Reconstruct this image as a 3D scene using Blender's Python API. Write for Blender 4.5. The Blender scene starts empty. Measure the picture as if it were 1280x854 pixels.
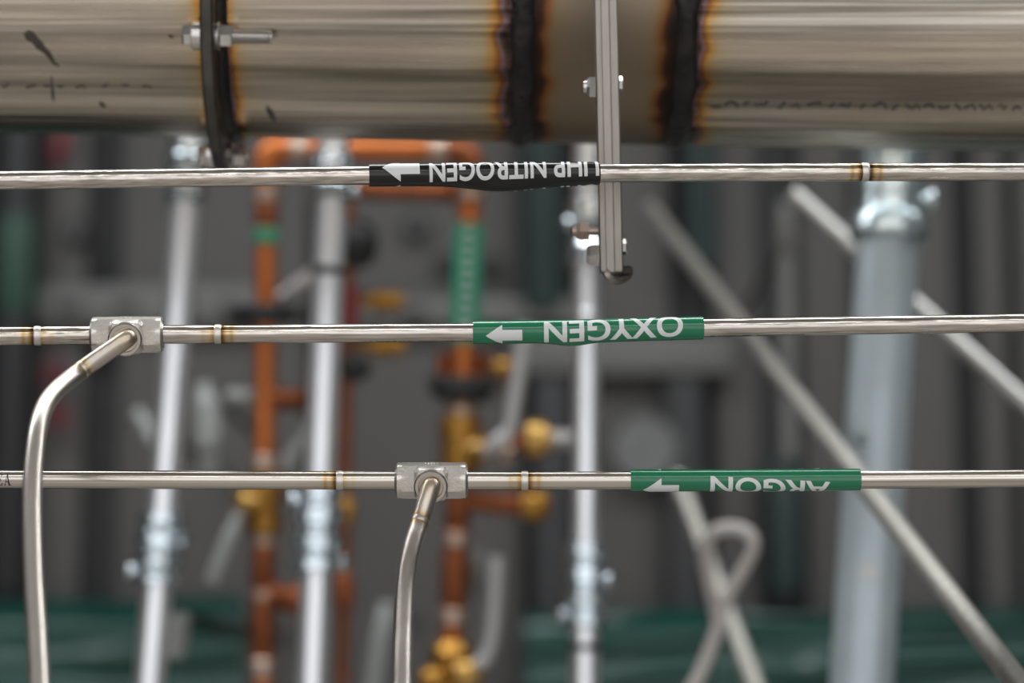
import bpy, bmesh, math, random
from mathutils import Vector, Matrix, noise
random.seed(7)

# ------------------------------------------------------------------ camera
FPX = 3022.0                      # focal length in pixels of the 1280x854 frame
PITCH = math.radians(8.0)
CAM = Vector((0, 0, 1.6))
RIGHT = Vector((1, 0, 0))
UP = Vector((0, -math.sin(PITCH), math.cos(PITCH)))
FWD = Vector((0, math.cos(PITCH), math.sin(PITCH)))
ZUP = Vector((0, 0, 1))
FOCUS = 1.585
CZ = 3.4                          # ceiling height
scene = bpy.context.scene
COL = scene.collection
cd = bpy.data.cameras.new('camera'); cam = bpy.data.objects.new('camera', cd); COL.objects.link(cam)
cam.location = CAM; cam.rotation_euler = (math.pi/2 + PITCH, 0, 0)
cd.sensor_width = 36.0; cd.sensor_fit = 'HORIZONTAL'; cd.lens = FPX*36/1280.0
cd.clip_start = 0.05; cd.clip_end = 100
cd.dof.use_dof = True; cd.dof.focus_distance = FOCUS; cd.dof.aperture_fstop = 2.7
scene.camera = cam
vs = scene.view_settings
vs.view_transform = 'Standard'; vs.look = 'None'; vs.gamma = 1.0; vs.use_curve_mapping = False
vs.exposure = 0.82
scene.display_settings.display_device = 'sRGB'

# ------------------------------------------------------------------ light
w = bpy.data.worlds.new('world'); scene.world = w; w.use_nodes = True
w.node_tree.nodes['Background'].inputs[0].default_value = (0.95, 0.97, 1.0, 1)
w.node_tree.nodes['Background'].inputs[1].default_value = 0.80
def area(name, loc, target, sx, sy, power, col=(1, 1, 1)):
    l = bpy.data.lights.new(name, 'AREA'); l.shape = 'RECTANGLE'; l.size = sx; l.size_y = sy
    l.energy = power; l.color = col
    o = bpy.data.objects.new(name, l); COL.objects.link(o); o.location = loc
    d = Vector(target) - Vector(loc)
    o.rotation_euler = d.to_track_quat('-Z', 'Y').to_euler()
    return o
area('ceiling_lamp_rear', (0.0, 2.0, 3.36), (0.0, 2.0, 0), 6.0, 0.30, 45, (0.95, 0.98, 1.0))
area('ceiling_lamp_front', (0.0, -0.7, 3.36), (0.0, -0.7, 0), 6.0, 0.30, 22, (1.0, 0.98, 0.96))
area('ceiling_lamp_back', (0.0, -3.4, 3.36), (0.0, -3.4, 0), 6.0, 0.30, 22, (1.0, 0.98, 0.96))

# ------------------------------------------------------------------ picture -> place
def P(x, y, d):
    return CAM + RIGHT*((x-640)/FPX*d) + UP*((427-y)/FPX*d) + FWD*d
def PW(x, y, Y):
    k = RIGHT*((x-640)/FPX) + UP*((427-y)/FPX) + FWD
    return CAM + k*(Y/k.y)
class Line:
    def __init__(s, a, b=None):
        s.o = Vector(a); s.k = (Vector(b)-s.o).normalized() if b is not None else Vector((0, 0, -1))
        r = s.o - CAM
        s.u0, s.d0 = r.dot(UP), r.dot(FWD); s.ku, s.kd = s.k.dot(UP), s.k.dot(FWD)
        s.x0, s.kx = r.x, s.k.x
    def ty(s, y):
        v = (427-y)/FPX
        return (v*s.d0-s.u0)/(s.ku-v*s.kd)
    def tx(s, x):
        v = (x-640)/FPX
        return (v*s.d0-s.x0)/(s.kx-v*s.kd)
    def y(s, yy): return s.o + s.k*s.ty(yy)
    def x(s, xx): return s.o + s.k*s.tx(xx)

# ------------------------------------------------------------------ materials
def mat(name, base, rough=0.5, metal=0.0, bump=0.0, bscale=200, var=0.0, vscale=30, stretch=None,
        coat=0.0, rnd=0.0, spec=0.5, ramp=None, heatnoise=0.0, rvar=0.0, span=0.2, blot=0.0, blotscale=9, bdist=0.002):
    m = bpy.data.materials.new(name); m.use_nodes = True
    nt = m.node_tree; N = nt.nodes; L = nt.links
    b = N['Principled BSDF']
    b.inputs['Roughness'].default_value = rough; b.inputs['Metallic'].default_value = metal
    b.inputs['Coat Weight'].default_value = coat; b.inputs['Coat Roughness'].default_value = 0.12
    b.inputs['Specular IOR Level'].default_value = spec
    tc = N.new('ShaderNodeTexCoord'); mp = N.new('ShaderNodeMapping')
    L.new(tc.outputs['Object'], mp.inputs['Vector'])
    mp.inputs['Scale'].default_value = stretch or (1, 1, 1)
    out = None
    if ramp:
        at = N.new('ShaderNodeAttribute'); at.attribute_name = 'tint_level'
        fac = at.outputs['Fac']
        if heatnoise:
            n2 = N.new('ShaderNodeTexNoise'); n2.inputs['Scale'].default_value = 38; n2.inputs['Detail'].default_value = 4
            L.new(tc.outputs['Object'], n2.inputs['Vector'])
            mr = N.new('ShaderNodeMapRange'); mr.inputs[3].default_value = 1-heatnoise; mr.inputs[4].default_value = 1+heatnoise
            L.new(n2.outputs['Fac'], mr.inputs[0])
            mu = N.new('ShaderNodeMath'); mu.operation = 'MULTIPLY'; mu.use_clamp = True
            L.new(fac, mu.inputs[0]); L.new(mr.outputs[0], mu.inputs[1]); fac = mu.outputs[0]
        cr = N.new('ShaderNodeValToRGB'); e = cr.color_ramp.elements
        e[0].position, e[0].color = ramp[0][0], (*ramp[0][1], 1)
        e[1].position, e[1].color = ramp[-1][0], (*ramp[-1][1], 1)
        for p, c in ramp[1:-1]:
            q = e.new(p); q.color = (*c, 1)
        L.new(fac, cr.inputs[0]); out = cr.outputs[0]
    if var or rnd or rvar:
        if out is None:
            rg = N.new('ShaderNodeRGB'); rg.outputs[0].default_value = (*base, 1); out = rg.outputs[0]
        if var or rvar:
            n = N.new('ShaderNodeTexNoise'); n.inputs['Scale'].default_value = vscale; n.inputs['Detail'].default_value = 5
            n.inputs['Roughness'].default_value = 0.6
            L.new(mp.outputs[0], n.inputs['Vector'])
            mr = N.new('ShaderNodeMapRange'); mr.inputs[1].default_value = 0.5-span; mr.inputs[2].default_value = 0.5+span
            mr.inputs[3].default_value = 1-var; mr.inputs[4].default_value = 1+var
            L.new(n.outputs['Fac'], mr.inputs[0])
            vm = N.new('ShaderNodeVectorMath'); vm.operation = 'MULTIPLY'
            L.new(out, vm.inputs[0]); L.new(mr.outputs[0], vm.inputs[1]); out = vm.outputs[0]
            if blot:
                nb = N.new('ShaderNodeTexNoise'); nb.inputs['Scale'].default_value = blotscale; nb.inputs['Detail'].default_value = 6
                mb = N.new('ShaderNodeMapping'); mb.inputs['Scale'].default_value = (0.35, 1, 1)
                L.new(tc.outputs['Object'], mb.inputs['Vector']); L.new(mb.outputs[0], nb.inputs['Vector'])
                rb = N.new('ShaderNodeMapRange'); rb.inputs[1].default_value = 0.35; rb.inputs[2].default_value = 0.65
                rb.inputs[3].default_value = 1-blot; rb.inputs[4].default_value = 1+blot
                L.new(nb.outputs['Fac'], rb.inputs[0])
                vb_ = N.new('ShaderNodeVectorMath'); vb_.operation = 'MULTIPLY'
                L.new(out, vb_.inputs[0]); L.new(rb.outputs[0], vb_.inputs[1]); out = vb_.outputs[0]
            if rvar:
                r2 = N.new('ShaderNodeMapRange'); r2.inputs[1].default_value = 0.3; r2.inputs[2].default_value = 0.7
                r2.inputs[3].default_value = max(0.02, rough-rvar); r2.inputs[4].default_value = rough+rvar
                L.new(n.outputs['Fac'], r2.inputs[0]); L.new(r2.outputs[0], b.inputs['Roughness'])
        if rnd:
            oi = N.new('ShaderNodeObjectInfo'); mr = N.new('ShaderNodeMapRange')
            mr.inputs[3].default_value = 1-rnd; mr.inputs[4].default_value = 1+rnd
            L.new(oi.outputs['Random'], mr.inputs[0])
            vm = N.new('ShaderNodeVectorMath'); vm.operation = 'MULTIPLY'
            L.new(out, vm.inputs[0]); L.new(mr.outputs[0], vm.inputs[1]); out = vm.outputs[0]
    if out is not None: L.new(out, b.inputs['Base Color'])
    else: b.inputs['Base Color'].default_value = (*base, 1)
    if bump:
        n = N.new('ShaderNodeTexNoise'); n.inputs['Scale'].default_value = bscale; n.inputs['Detail'].default_value = 3
        L.new(mp.outputs[0], n.inputs['Vector'])
        bp = N.new('ShaderNodeBump'); bp.inputs['Strength'].default_value = bump; bp.inputs['Distance'].default_value = bdist
        L.new(n.outputs['Fac'], bp.inputs['Height']); L.new(bp.outputs[0], b.inputs['Normal'])
    return m
ST = (0.60, 0.55, 0.50)
HEAT_TUBE = [(0, ST), (0.25, (0.56, 0.44, 0.28)), (0.55, (0.40, 0.24, 0.09)), (0.8, (0.16, 0.09, 0.05)), (1, (0.07, 0.05, 0.05))]
PS = (0.50, 0.44, 0.37)
HEAT_PIPE = [(0, PS), (0.18, (0.50, 0.41, 0.28)), (0.36, (0.55, 0.30, 0.09)), (0.52, (0.30, 0.11, 0.035)),
             (0.66, (0.20, 0.15, 0.17)), (0.8, (0.10, 0.06, 0.05)), (1, (0.03, 0.025, 0.022))]
SP = (0.24, 0.19, 0.14)
HEAT_SPOOL = [(0, SP), (0.25, (0.24, 0.17, 0.10)), (0.5, (0.22, 0.095, 0.035)), (0.75, (0.06, 0.03, 0.02)), (1, (0.025, 0.02, 0.018))]
M = {}
M['tube'] = mat('brushed_stainless_tube', ST, 0.19, 1, ramp=HEAT_TUBE, heatnoise=0.35, var=0.26, vscale=1, stretch=(0.7, 480, 480), rvar=0.06, span=0.15, bump=0.7, bscale=0.8, bdist=0.0004)  # brushed grain; its colour streaks also imitate dark reflected lines
M['branch'] = mat('stainless_bent_tube', (0.57, 0.52, 0.47), 0.35, 1, ramp=HEAT_TUBE, heatnoise=0.3, var=0.05, vscale=60)
M['forged'] = mat('forged_stainless', (0.74, 0.70, 0.65), 0.38, 1, bump=0.15, bscale=900, var=0.08, vscale=500)
M['machined'] = mat('machined_stainless', (0.64, 0.59, 0.54), 0.25, 1)
M['bead'] = mat('orbital_weld_bead', (0.70, 0.66, 0.61), 0.38, 1)
M['pipe'] = mat('streaked_stainless_pipe', PS, 0.25, 1, ramp=HEAT_PIPE, heatnoise=0.55, var=0.52, vscale=1, stretch=(0.9, 50, 50), rvar=0.10, span=0.11, blot=0.15, bump=0.8, bscale=0.8, bdist=0.006)  # colour streaks: mill marks that also stand in for long reflection bands
M['spool'] = mat('dull_stainless_spool', SP, 0.42, 1, ramp=HEAT_SPOOL, heatnoise=0.2, var=0.08, vscale=14)
M['weldband'] = mat('burnt_weld', (0.035, 0.032, 0.03), 0.42, 0.8, bump=0.6, bscale=160, var=0.4, vscale=40)
M['flange'] = mat('dark_flange', (0.10, 0.092, 0.084), 0.36, 0.9, var=0.35, vscale=25)
M['bolt'] = mat('steel_bolt', (0.62, 0.60, 0.58), 0.25, 1)
M['bar'] = mat('satin_steel_bar', (0.37, 0.34, 0.305), 0.42, 1, var=0.08, vscale=1, stretch=(300, 300, 4))
M['rust'] = mat('tarnished_nut', (0.42, 0.33, 0.28), 0.4, 1)
M['scuff'] = mat('dark_scuff', (0.06, 0.045, 0.036), 0.6)
M['ink'] = mat('marker_ink', (0.05, 0.045, 0.05), 0.6)
M['blackink'] = mat('black_print', (0.015, 0.014, 0.014), 0.5)
M['mk_black'] = mat('black_vinyl', (0.006, 0.0055, 0.0055), 0.22, 0, coat=0.2, spec=0.4)
M['mk_green'] = mat('green_vinyl', (0.004, 0.17, 0.075), 0.22, 0, coat=0.4)
M['mk_white'] = mat('white_print', (0.72, 0.73, 0.73), 0.35)
M['emt'] = mat('galvanized_conduit', (0.88, 0.88, 0.90), 0.30, 0.9, var=0.04, vscale=20)
M['zinc'] = mat('zinc_plated_fitting', (0.72, 0.79, 0.83), 0.18, 1, bump=0.25, bscale=90)
M['gap'] = mat('dark_gap', (0.03, 0.03, 0.03), 0.7)
M['greypipe'] = mat('pale_blue_grey_pipe', (0.43, 0.49, 0.52), 0.42, 0.45, var=0.06, vscale=12)
M['greystain'] = mat('faint_rust_stain', (0.50, 0.50, 0.49), 0.5, 0.4)
M['greyzinc'] = mat('grey_zinc_connector', (0.58, 0.67, 0.69), 0.25, 0.9)
M['galv'] = mat('galvanized_rod', (0.44, 0.425, 0.385), 0.46, 0.8, bump=0.25, bscale=500, var=0.18, vscale=160)
M['galvw'] = mat('pale_rod', (0.55, 0.54, 0.51), 0.42, 0.8)
M['cable'] = mat('pale_cable', (0.60, 0.55, 0.52), 0.5)
M['copper'] = mat('copper_pipe', (0.56, 0.17, 0.05), 0.40, 0.8, var=0.14, vscale=25)
M['copperd'] = mat('aged_copper', (0.27, 0.085, 0.035), 0.45, 0.8, var=0.2, vscale=25)
M['solder'] = mat('soldered_joint', (0.55, 0.42, 0.34), 0.4, 0.9)
M['brass'] = mat('brass', (0.42, 0.215, 0.045), 0.38, 0.9, var=0.12, vscale=40)
M['brassl'] = mat('light_brass', (0.66, 0.40, 0.12), 0.34, 0.9)
M['greensleeve'] = mat('green_sleeve', (0.03, 0.25, 0.14), 0.4, 0, var=0.15, vscale=1, stretch=(60, 60, 120))
M['rubber'] = mat('black_clamp', (0.012, 0.012, 0.012), 0.55)
M['lever'] = mat('pale_lever', (0.50, 0.49, 0.48), 0.4, 0.5)
M['leverd'] = mat('grey_lever', (0.30, 0.31, 0.30), 0.5, 0.3)
M['wall'] = mat('grey_wall_panel', (0.078, 0.073, 0.070), 0.55, 0, rnd=0.10, var=0.04, vscale=3)
M['wallgap'] = mat('dark_wall_backing', (0.036, 0.036, 0.038), 0.7)
M['rail'] = mat('grey_rail', (0.145, 0.145, 0.138), 0.5, 0.2, var=0.08, vscale=6)
M['darkpost'] = mat('black_post', (0.013, 0.013, 0.015), 0.5)
M['teal'] = mat('dark_teal_post', (0.009, 0.028, 0.025), 0.55, 0, var=0.2, vscale=6)
M['tealg'] = mat('green_band', (0.010, 0.055, 0.034), 0.5)
M['red'] = mat('dark_red_plastic', (0.17, 0.008, 0.016), 0.45)
M['tarp'] = mat('dark_green_tarp', (0.003, 0.052, 0.038), 0.28, 0, coat=0.2, var=0.15, vscale=5)
M['floor'] = mat('pale_concrete', (0.46, 0.43, 0.39), 0.6, 0, var=0.1, vscale=2)
M['ceil'] = mat('ceiling_paint', (0.55, 0.55, 0.55), 0.8, 0, var=0.03, vscale=2)
M['gauge'] = mat('gauge_face', (0.17, 0.175, 0.17), 0.4)
M['gaugerim'] = mat('gauge_rim', (0.20, 0.21, 0.20), 0.35, 0.7)

# ------------------------------------------------------------------ mesh builder
def frame(k):
    k = Vector(k).normalized()
    a = Vector((0, 0, 1)) if abs(k.z) < 0.9 else Vector((1, 0, 0))
    u = (a - k*a.dot(k)).normalized(); v = k.cross(u)
    return u, v
def smooth_path(pts, n=8):
    pts = [Vector(p) for p in pts]; out = []
    for i in range(len(pts)-1):
        p0 = pts[max(i-1, 0)]; p1 = pts[i]; p2 = pts[i+1]; p3 = pts[min(i+2, len(pts)-1)]
        for j in range(n):
            t = j/n
            out.append(0.5*((2*p1)+(p2-p0)*t+(2*p0-5*p1+4*p2-p3)*t*t+(3*p1-p0-3*p2+p3)*t**3))
    out.append(pts[-1]); return out
BSC = 1.0
SC = 1.0      # size factor for radii of the more distant groups
class MB:
    def __init__(s): s.v = []; s.f = []; s.h = []
    def add(s, vs_, fs, heat=0.0):
        b = len(s.v)
        s.v += [Vector(q) for q in vs_]
        s.h += list(heat) if isinstance(heat, (list, tuple)) else [heat]*len(vs_)
        s.f += [tuple(b+i for i in f) for f in fs]
        return s
    def rings(s, rs, heats=None, cap=True, closed=False):
        n = len(rs[0]); vs_ = [p for r in rs for p in r]; fs = []
        m = len(rs)
        for i in range(m-1 if not closed else m):
            for j in range(n):
                a = i*n+j; b = i*n+(j+1) % n; i2 = (i+1) % m
                fs.append((a, b, i2*n+(j+1) % n, i2*n+j))
        if cap and not closed:
            fs.append(tuple(range(n-1, -1, -1))); fs.append(tuple((m-1)*n+j for j in range(n)))
        hh = 0.0 if heats is None else ([h for r in heats for h in r] if isinstance(heats[0], list) else [h for h in heats for _ in range(n)])
        return s.add(vs_, fs, hh)
    def lathe(s, o, k, prof, seg=24, heats=None, cap=True, rot=0.0):
        k = Vector(k).normalized(); u, v = frame(k); o = Vector(o); prof = [(t, r*SC) for t, r in prof]
        rs = [[o+k*t+(u*math.cos(rot+2*math.pi*j/seg)+v*math.sin(rot+2*math.pi*j/seg))*r for j in range(seg)] for t, r in prof]
        return s.rings(rs, heats, cap)
    def cyl(s, a, b, r, seg=20, bev=0.0, rot=0.0):
        a = Vector(a); b = Vector(b); L = (b-a).length
        pr = [(0, r), (L, r)] if not bev else [(0, r-bev), (bev, r), (L-bev, r), (L, r-bev)]
        return s.lathe(a, b-a, pr, seg, rot=rot)
    def tube(s, path, r, seg=16, heats=None):
        path = [Vector(p) for p in path]; n = len(path)
        T = [(path[min(i+1, n-1)]-path[max(i-1, 0)]).normalized() for i in range(n)]
        u, v = frame(T[0]); rs = []
        for i in range(n):
            if i: u = (u - T[i]*u.dot(T[i])).normalized()
            v = T[i].cross(u); rr = (r[i] if isinstance(r, (list, tuple)) else r)*SC
            rs.append([path[i]+(u*math.cos(2*math.pi*j/seg)+v*math.sin(2*math.pi*j/seg))*rr for j in range(seg)])
        return s.rings(rs, heats)
    def box(s, c, ex, ey, ez, sx, sy, sz, bev=0.0):
        c = Vector(c); ex, ey, ez = Vector(ex), Vector(ey), Vector(ez)
        sx, sy, sz, bev = sx*BSC, sy*BSC, sz*BSC, bev*BSC
        bm = bmesh.new(); bmesh.ops.create_cube(bm, size=1.0)
        for q in bm.verts: q.co = Vector((q.co.x*sx, q.co.y*sy, q.co.z*sz))
        if bev: bmesh.ops.bevel(bm, geom=list(bm.edges), offset=bev, segments=2, affect='EDGES', profile=0.5)
        bm.verts.index_update()
        s.add([c+ex*q.co.x+ey*q.co.y+ez*q.co.z for q in bm.verts], [tuple(q.index for q in f.verts) for f in bm.faces])
        bm.free(); return s
    def wbox(s, x0, x1, y0, y1, z0, z1, bev=0.0):
        return s.box(((x0+x1)/2, (y0+y1)/2, (z0+z1)/2), (1, 0, 0), (0, 1, 0), (0, 0, 1), x1-x0, y1-y0, z1-z0, bev)
    def ball(s, c, r, seg=14, squash=(1, 1, 1)):
        c = Vector(c); rs = []; r = r*SC
        for i in range(1, 8):
            a = math.pi*i/8
            rs.append([c+Vector((math.sin(a)*math.cos(2*math.pi*j/seg)*r*squash[0], math.sin(a)*math.sin(2*math.pi*j/seg)*r*squash[1], math.cos(a)*r*squash[2])) for j in range(seg)])
        return s.rings(rs)
    def build(s, name, m, parent=None, smooth=True, angle=35, heat=False):
        org = parent_loc(parent)
        me = bpy.data.meshes.new(name)
        me.from_pydata([q-org for q in s.v], [], s.f); me.update()
        bm = bmesh.new(); bm.from_mesh(me); bmesh.ops.recalc_face_normals(bm, faces=bm.faces); bm.to_mesh(me); bm.free()
        if heat:
            at = me.attributes.new('tint_level', 'FLOAT', 'POINT'); at.data.foreach_set('value', s.h)
        if smooth:
            me.polygons.foreach_set('use_smooth', [True]*len(me.polygons))
            me.set_sharp_from_angle(angle=math.radians(angle))
        me.materials.append(M[m] if isinstance(m, str) else m)
        o = bpy.data.objects.new(name, me); COL.objects.link(o)
        if parent is not None: o.parent = parent
        return o
def parent_loc(p):
    v = Vector((0, 0, 0))
    while p is not None: v = v + p.location; p = p.parent
    return v
def thing(name, label, cat, loc, group=None):
    o = bpy.data.objects.new(name, None); COL.objects.link(o); o.location = loc
    o.empty_display_size = 0.05
    o['label'] = label; o['category'] = cat
    if group: o['group'] = group
    return o
def tag(o, label, cat, group=None):
    o['label'] = label; o['category'] = cat
    if group: o['group'] = group
    return o

# ------------------------------------------------------------------ the setting
WY = 3.8                                   # world y of the wall face
m = MB(); m.wbox(-6, 6, -6, 6, -0.1, 0); o = m.build('floor', 'floor', smooth=False); o['kind'] = 'structure'
m = MB(); m.wbox(-6, 6, -6, 6, CZ, CZ+.1); o = m.build('ceiling', 'ceil', smooth=False); o['kind'] = 'structure'
m = MB(); m.wbox(-2.7, 2.7, WY+0.05, WY+0.2, 0, CZ); wall = m.build('wall_back', 'wallgap', smooth=False); wall['kind'] = 'structure'
for nm, xa in (('unseen_wall_left', -2.7), ('unseen_wall_right', 2.6)):  # unseen side walls, added so the conduit edges reflect something dark
    m = MB(); m.wbox(xa, xa+0.1, -0.6, WY+0.05, 0, CZ); o = m.build(nm, 'wall', smooth=False); o['kind'] = 'structure'
def wx(x, y=427, Y=WY): return PW(x, y, Y).x
edges = [(-1100, -480), (-470, -20), (36, 106), (150, 385), (393, 652), (722, 838), (893, 948), (1004, 1066), (1074, 1192), (1222, 1262), (1276, 1600), (1612, 2050)]
for a, b in edges:
    m = MB(); m.wbox(wx(a), wx(b), WY, WY+0.05, 0.02, CZ-.01, 0.006); m.build('panel', 'wall', wall)

# ------------------------------------------------------------------ wall-side items
def rail(x0, x1, y0, y1, slots, label, depth=0.05, brackets=()):
    z1 = PW((x0+x1)/2, y0, WY-depth).z; z0 = PW((x0+x1)/2, y1, WY-depth).z
    X0, X1 = wx(x0, (y0+y1)/2, WY-depth), wx(x1, (y0+y1)/2, WY-depth)
    t = thing('strut_rail', label, 'rail', ((X0+X1)/2, WY, z0))
    th = 0.006
    m = MB(); m.wbox(X0, X1, WY-depth, WY-depth+th, z0, z1, 0.002)
    m.wbox(X0, X1, WY-depth+th, WY-0.001, z1-th, z1); m.wbox(X0, X1, WY-depth+th, WY-0.001, z0, z0+th)
    m.build('channel', 'rail', t)
    for s0, s1 in slots:
        a, b = wx(s0, (y0+y1)/2, WY-depth), wx(s1, (y0+y1)/2, WY-depth); zc = (z0+z1)/2-0.004
        m = MB(); m.wbox(a, b, WY-depth-0.0015, WY-depth+0.001, zc-0.009, zc+0.009, 0.0008); m.build('slot_shade', 'gap', t)  # dark plate on the face imitates the shade inside a slot hole
    return t
rail(46, 332, 357, 404, [(70, 101), (143, 172), (215, 245), (275, 300)], 'slotted pale grey rail on the wall at left, behind the oxygen tee')
rail(398, 735, 374, 403, [(505, 530)], 'plain grey rail on the wall running behind the green pipe sleeve')
rail(640, 915, 418, 466, [], 'broad grey rail on the wall topping the two black posts', 0.055)

def post(name, x0, x1, y0, y1, mt, label, depth=0.07, bands=(), Y=WY, cat='post'):
    Yf = Y-depth
    z1 = PW((x0+x1)/2, y0, Yf).z; z0 = PW((x0+x1)/2, y1, Yf).z
    X0, X1 = wx(x0, (y0+y1)/2, Yf), wx(x1, (y0+y1)/2, Yf)
    z0 = max(z0, 0.0); z1 = min(z1, CZ-.01)
    t = thing(name, label, cat, ((X0+X1)/2, (Yf+Y)/2, z0))
    m = MB(); m.wbox(X0, X1, Yf, Y-0.001, z0, z1, 0.006); m.build('body', mt, t)
    for b0, b1, bm_ in bands:
        a, b = PW(x0, b0, Yf).z, PW(x0, b1, Yf).z
        m = MB(); m.wbox(X0-0.003, X1+0.003, Yf-0.003, Y-0.002, b, a, 0.003); m.build('band', bm_, t)
    return t
post('black_post', 668, 716, 470, 2600, 'darkpost', 'black post on the wall left of the central white conduit', 0.05)
post('black_post', 842, 891, 470, 2600, 'darkpost', 'black post on the wall right of the central white conduit', 0.05)
post('teal_post', 656, 700, -200, 384, 'teal', 'dark teal post on the wall behind the black nitrogen marker')
post('teal_post', 856, 892, -200, 330, 'teal', 'dark teal post on the wall right of the steel hanger bar')
post('teal_post', 962, 1002, 575, 742, 'teal', 'short dim teal post on the wall behind the argon marker')
post('striped_post', 2, 38, -200, 742, 'darkpost', 'black post with a green band at the far left edge', 0.09, [(268, 388, 'tealg')])
# pale thin pipe on the wall
L = Line(P(984, 400, 3.1)); t = thing('wall_pipe', 'thin pale grey pipe on the wall above the dim teal post', 'pipe', L.y(572))
m = MB(); m.lathe(L.y(572), L.o-L.y(572), [(0, 0.012), (0.33, 0.012)], 16); m.build('pipe', 'rail', t)
m = MB(); m.lathe(L.y(318), -L.k, [(0, 0.013), (0.004, 0.017), (0.03, 0.017), (0.034, 0.013)], 16); m.build('collar', 'wall', t)
m = MB(); m.cyl(L.y(318)+Vector((0, 0.012, 0.016)), Vector((L.y(318).x, WY, L.y(318).z+0.016)), 0.006, 10); m.build('standoff', 'wall', t)
# red tag, red wheels
c = PW(76, 178, WY-0.03)
t = thing('red_tag', 'small dark red tag on the wall at the upper left corner', 'tag', (c.x, WY, c.z-0.03))
m = MB(); m.box((c.x, WY-0.028, c.z), (math.cos(.2), 0, -math.sin(.2)), (0, 1, 0), (math.sin(.2), 0, math.cos(.2)), 0.026, 0.008, 0.062, 0.003); m.build('plate', 'red', t)
m = MB(); m.cyl((c.x, WY-0.024, c.z+0.02), (c.x, WY, c.z+0.02), 0.004, 10); m.build('pin', 'gap', t)
for (x, y, lab) in ((70, 468, 'dim red handwheel on the wall beneath the oxygen tee'), (72, 520, 'dim red handwheel on the wall inside the bend of the left branch tube')):
    c = PW(x, y, WY-0.05); t = thing('handwheel', lab, 'handwheel', (c.x, WY, c.z))
    m = MB(); n = 20
    rr = [[c+Vector(((0.017+0.004*math.cos(b))*math.cos(a), 0.004*math.sin(b), (0.017+0.004*math.cos(b))*math.sin(a))) for b in [2*math.pi*k/8 for k in range(8)]] for a in [2*math.pi*k/n for k in range(n)]]
    m.rings(rr, closed=True); m.build('rim', 'red', t)
    for k in range(3):
        a = k*math.pi/3; d = Vector((math.cos(a), 0, math.sin(a)))*0.017
        m = MB(); m.cyl(c-d, c+d, 0.0025, 8); m.build('spoke', 'red', t)
    m = MB(); m.cyl(c-Vector((0, .004, 0)), (c.x, WY, c.z), 0.006, 12); m.build('stem', 'gap', t)
# dark round knobs on the wall seen through the gaps
for (x, y, r, lab) in ((95, 290, 0.020, 'dark round knob on the wall below the left end of the nitrogen tube'), (520, 283, 0.020, 'faint dark knob on the wall below the arrow of the nitrogen marker'),
                       (558, 330, 0.018, 'dark knob on the wall touching the left of the green pipe sleeve'), (614, 332, 0.018, 'dark knob on the wall touching the right of the green pipe sleeve')):
    c = PW(x, y, WY-0.03); t = thing('round_cap', lab, 'knob', (c.x, WY, c.z))
    m = MB(); m.lathe((c.x, WY, c.z), (0, -1, 0), [(0, r*.6), (0.012, r*.6), (0.014, r), (0.026, r), (0.03, r*.8)], 20); m.build('cap', 'gap' if y > 300 else 'wallgap', t)
    m = MB(); m.lathe((c.x, WY-0.03, c.z), (0, -1, 0), [(0, r*.4), (0.004, r*.35)], 12); m.build('screw', 'rail' if y < 300 else 'gap', t)
# pressure gauge
c = PW(806, 560, WY-0.06); t = thing('pressure_gauge', 'faint grey round gauge on the wall behind the arrow of the argon marker', 'gauge', (c.x, WY, c.z))
GR = 0.053
m = MB(); m.lathe((c.x, WY-0.02, c.z), (0, -1, 0), [(0, GR*.9), (0.004, GR), (0.034, GR), (0.038, GR*.96), (0.038, GR*.9), (0.034, GR*.88)], 40); m.build('case', 'gaugerim', t)
m = MB(); m.lathe((c.x, WY-0.0545, c.z), (0, -1, 0), [(0, GR*.875), (0.001, GR*.875)], 40); fc = m.build('face', 'gauge', t)
m = MB()
for k in range(11):
    a = math.radians(225-27*k); d = Vector((math.cos(a), 0, math.sin(a)))
    m.box(Vector((c.x, WY-0.0558, c.z))+d*GR*.74, d, (0, 1, 0), (-d.z, 0, d.x), 0.007, 0.0005, 0.0012)
m.build('scale_ticks', 'gap', fc, smooth=False)
m = MB(); m.box(Vector((c.x, WY-0.057, c.z)), (.6, 0, .8), (0, 1, 0), (-.8, 0, .6), 0.05, 0.0008, 0.002); m.build('needle', 'gap', fc, smooth=False)
m = MB(); m.cyl((c.x, WY-0.02, c.z), (c.x, WY, c.z), 0.012, 12); m.build('stem', 'brass', t)

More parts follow.
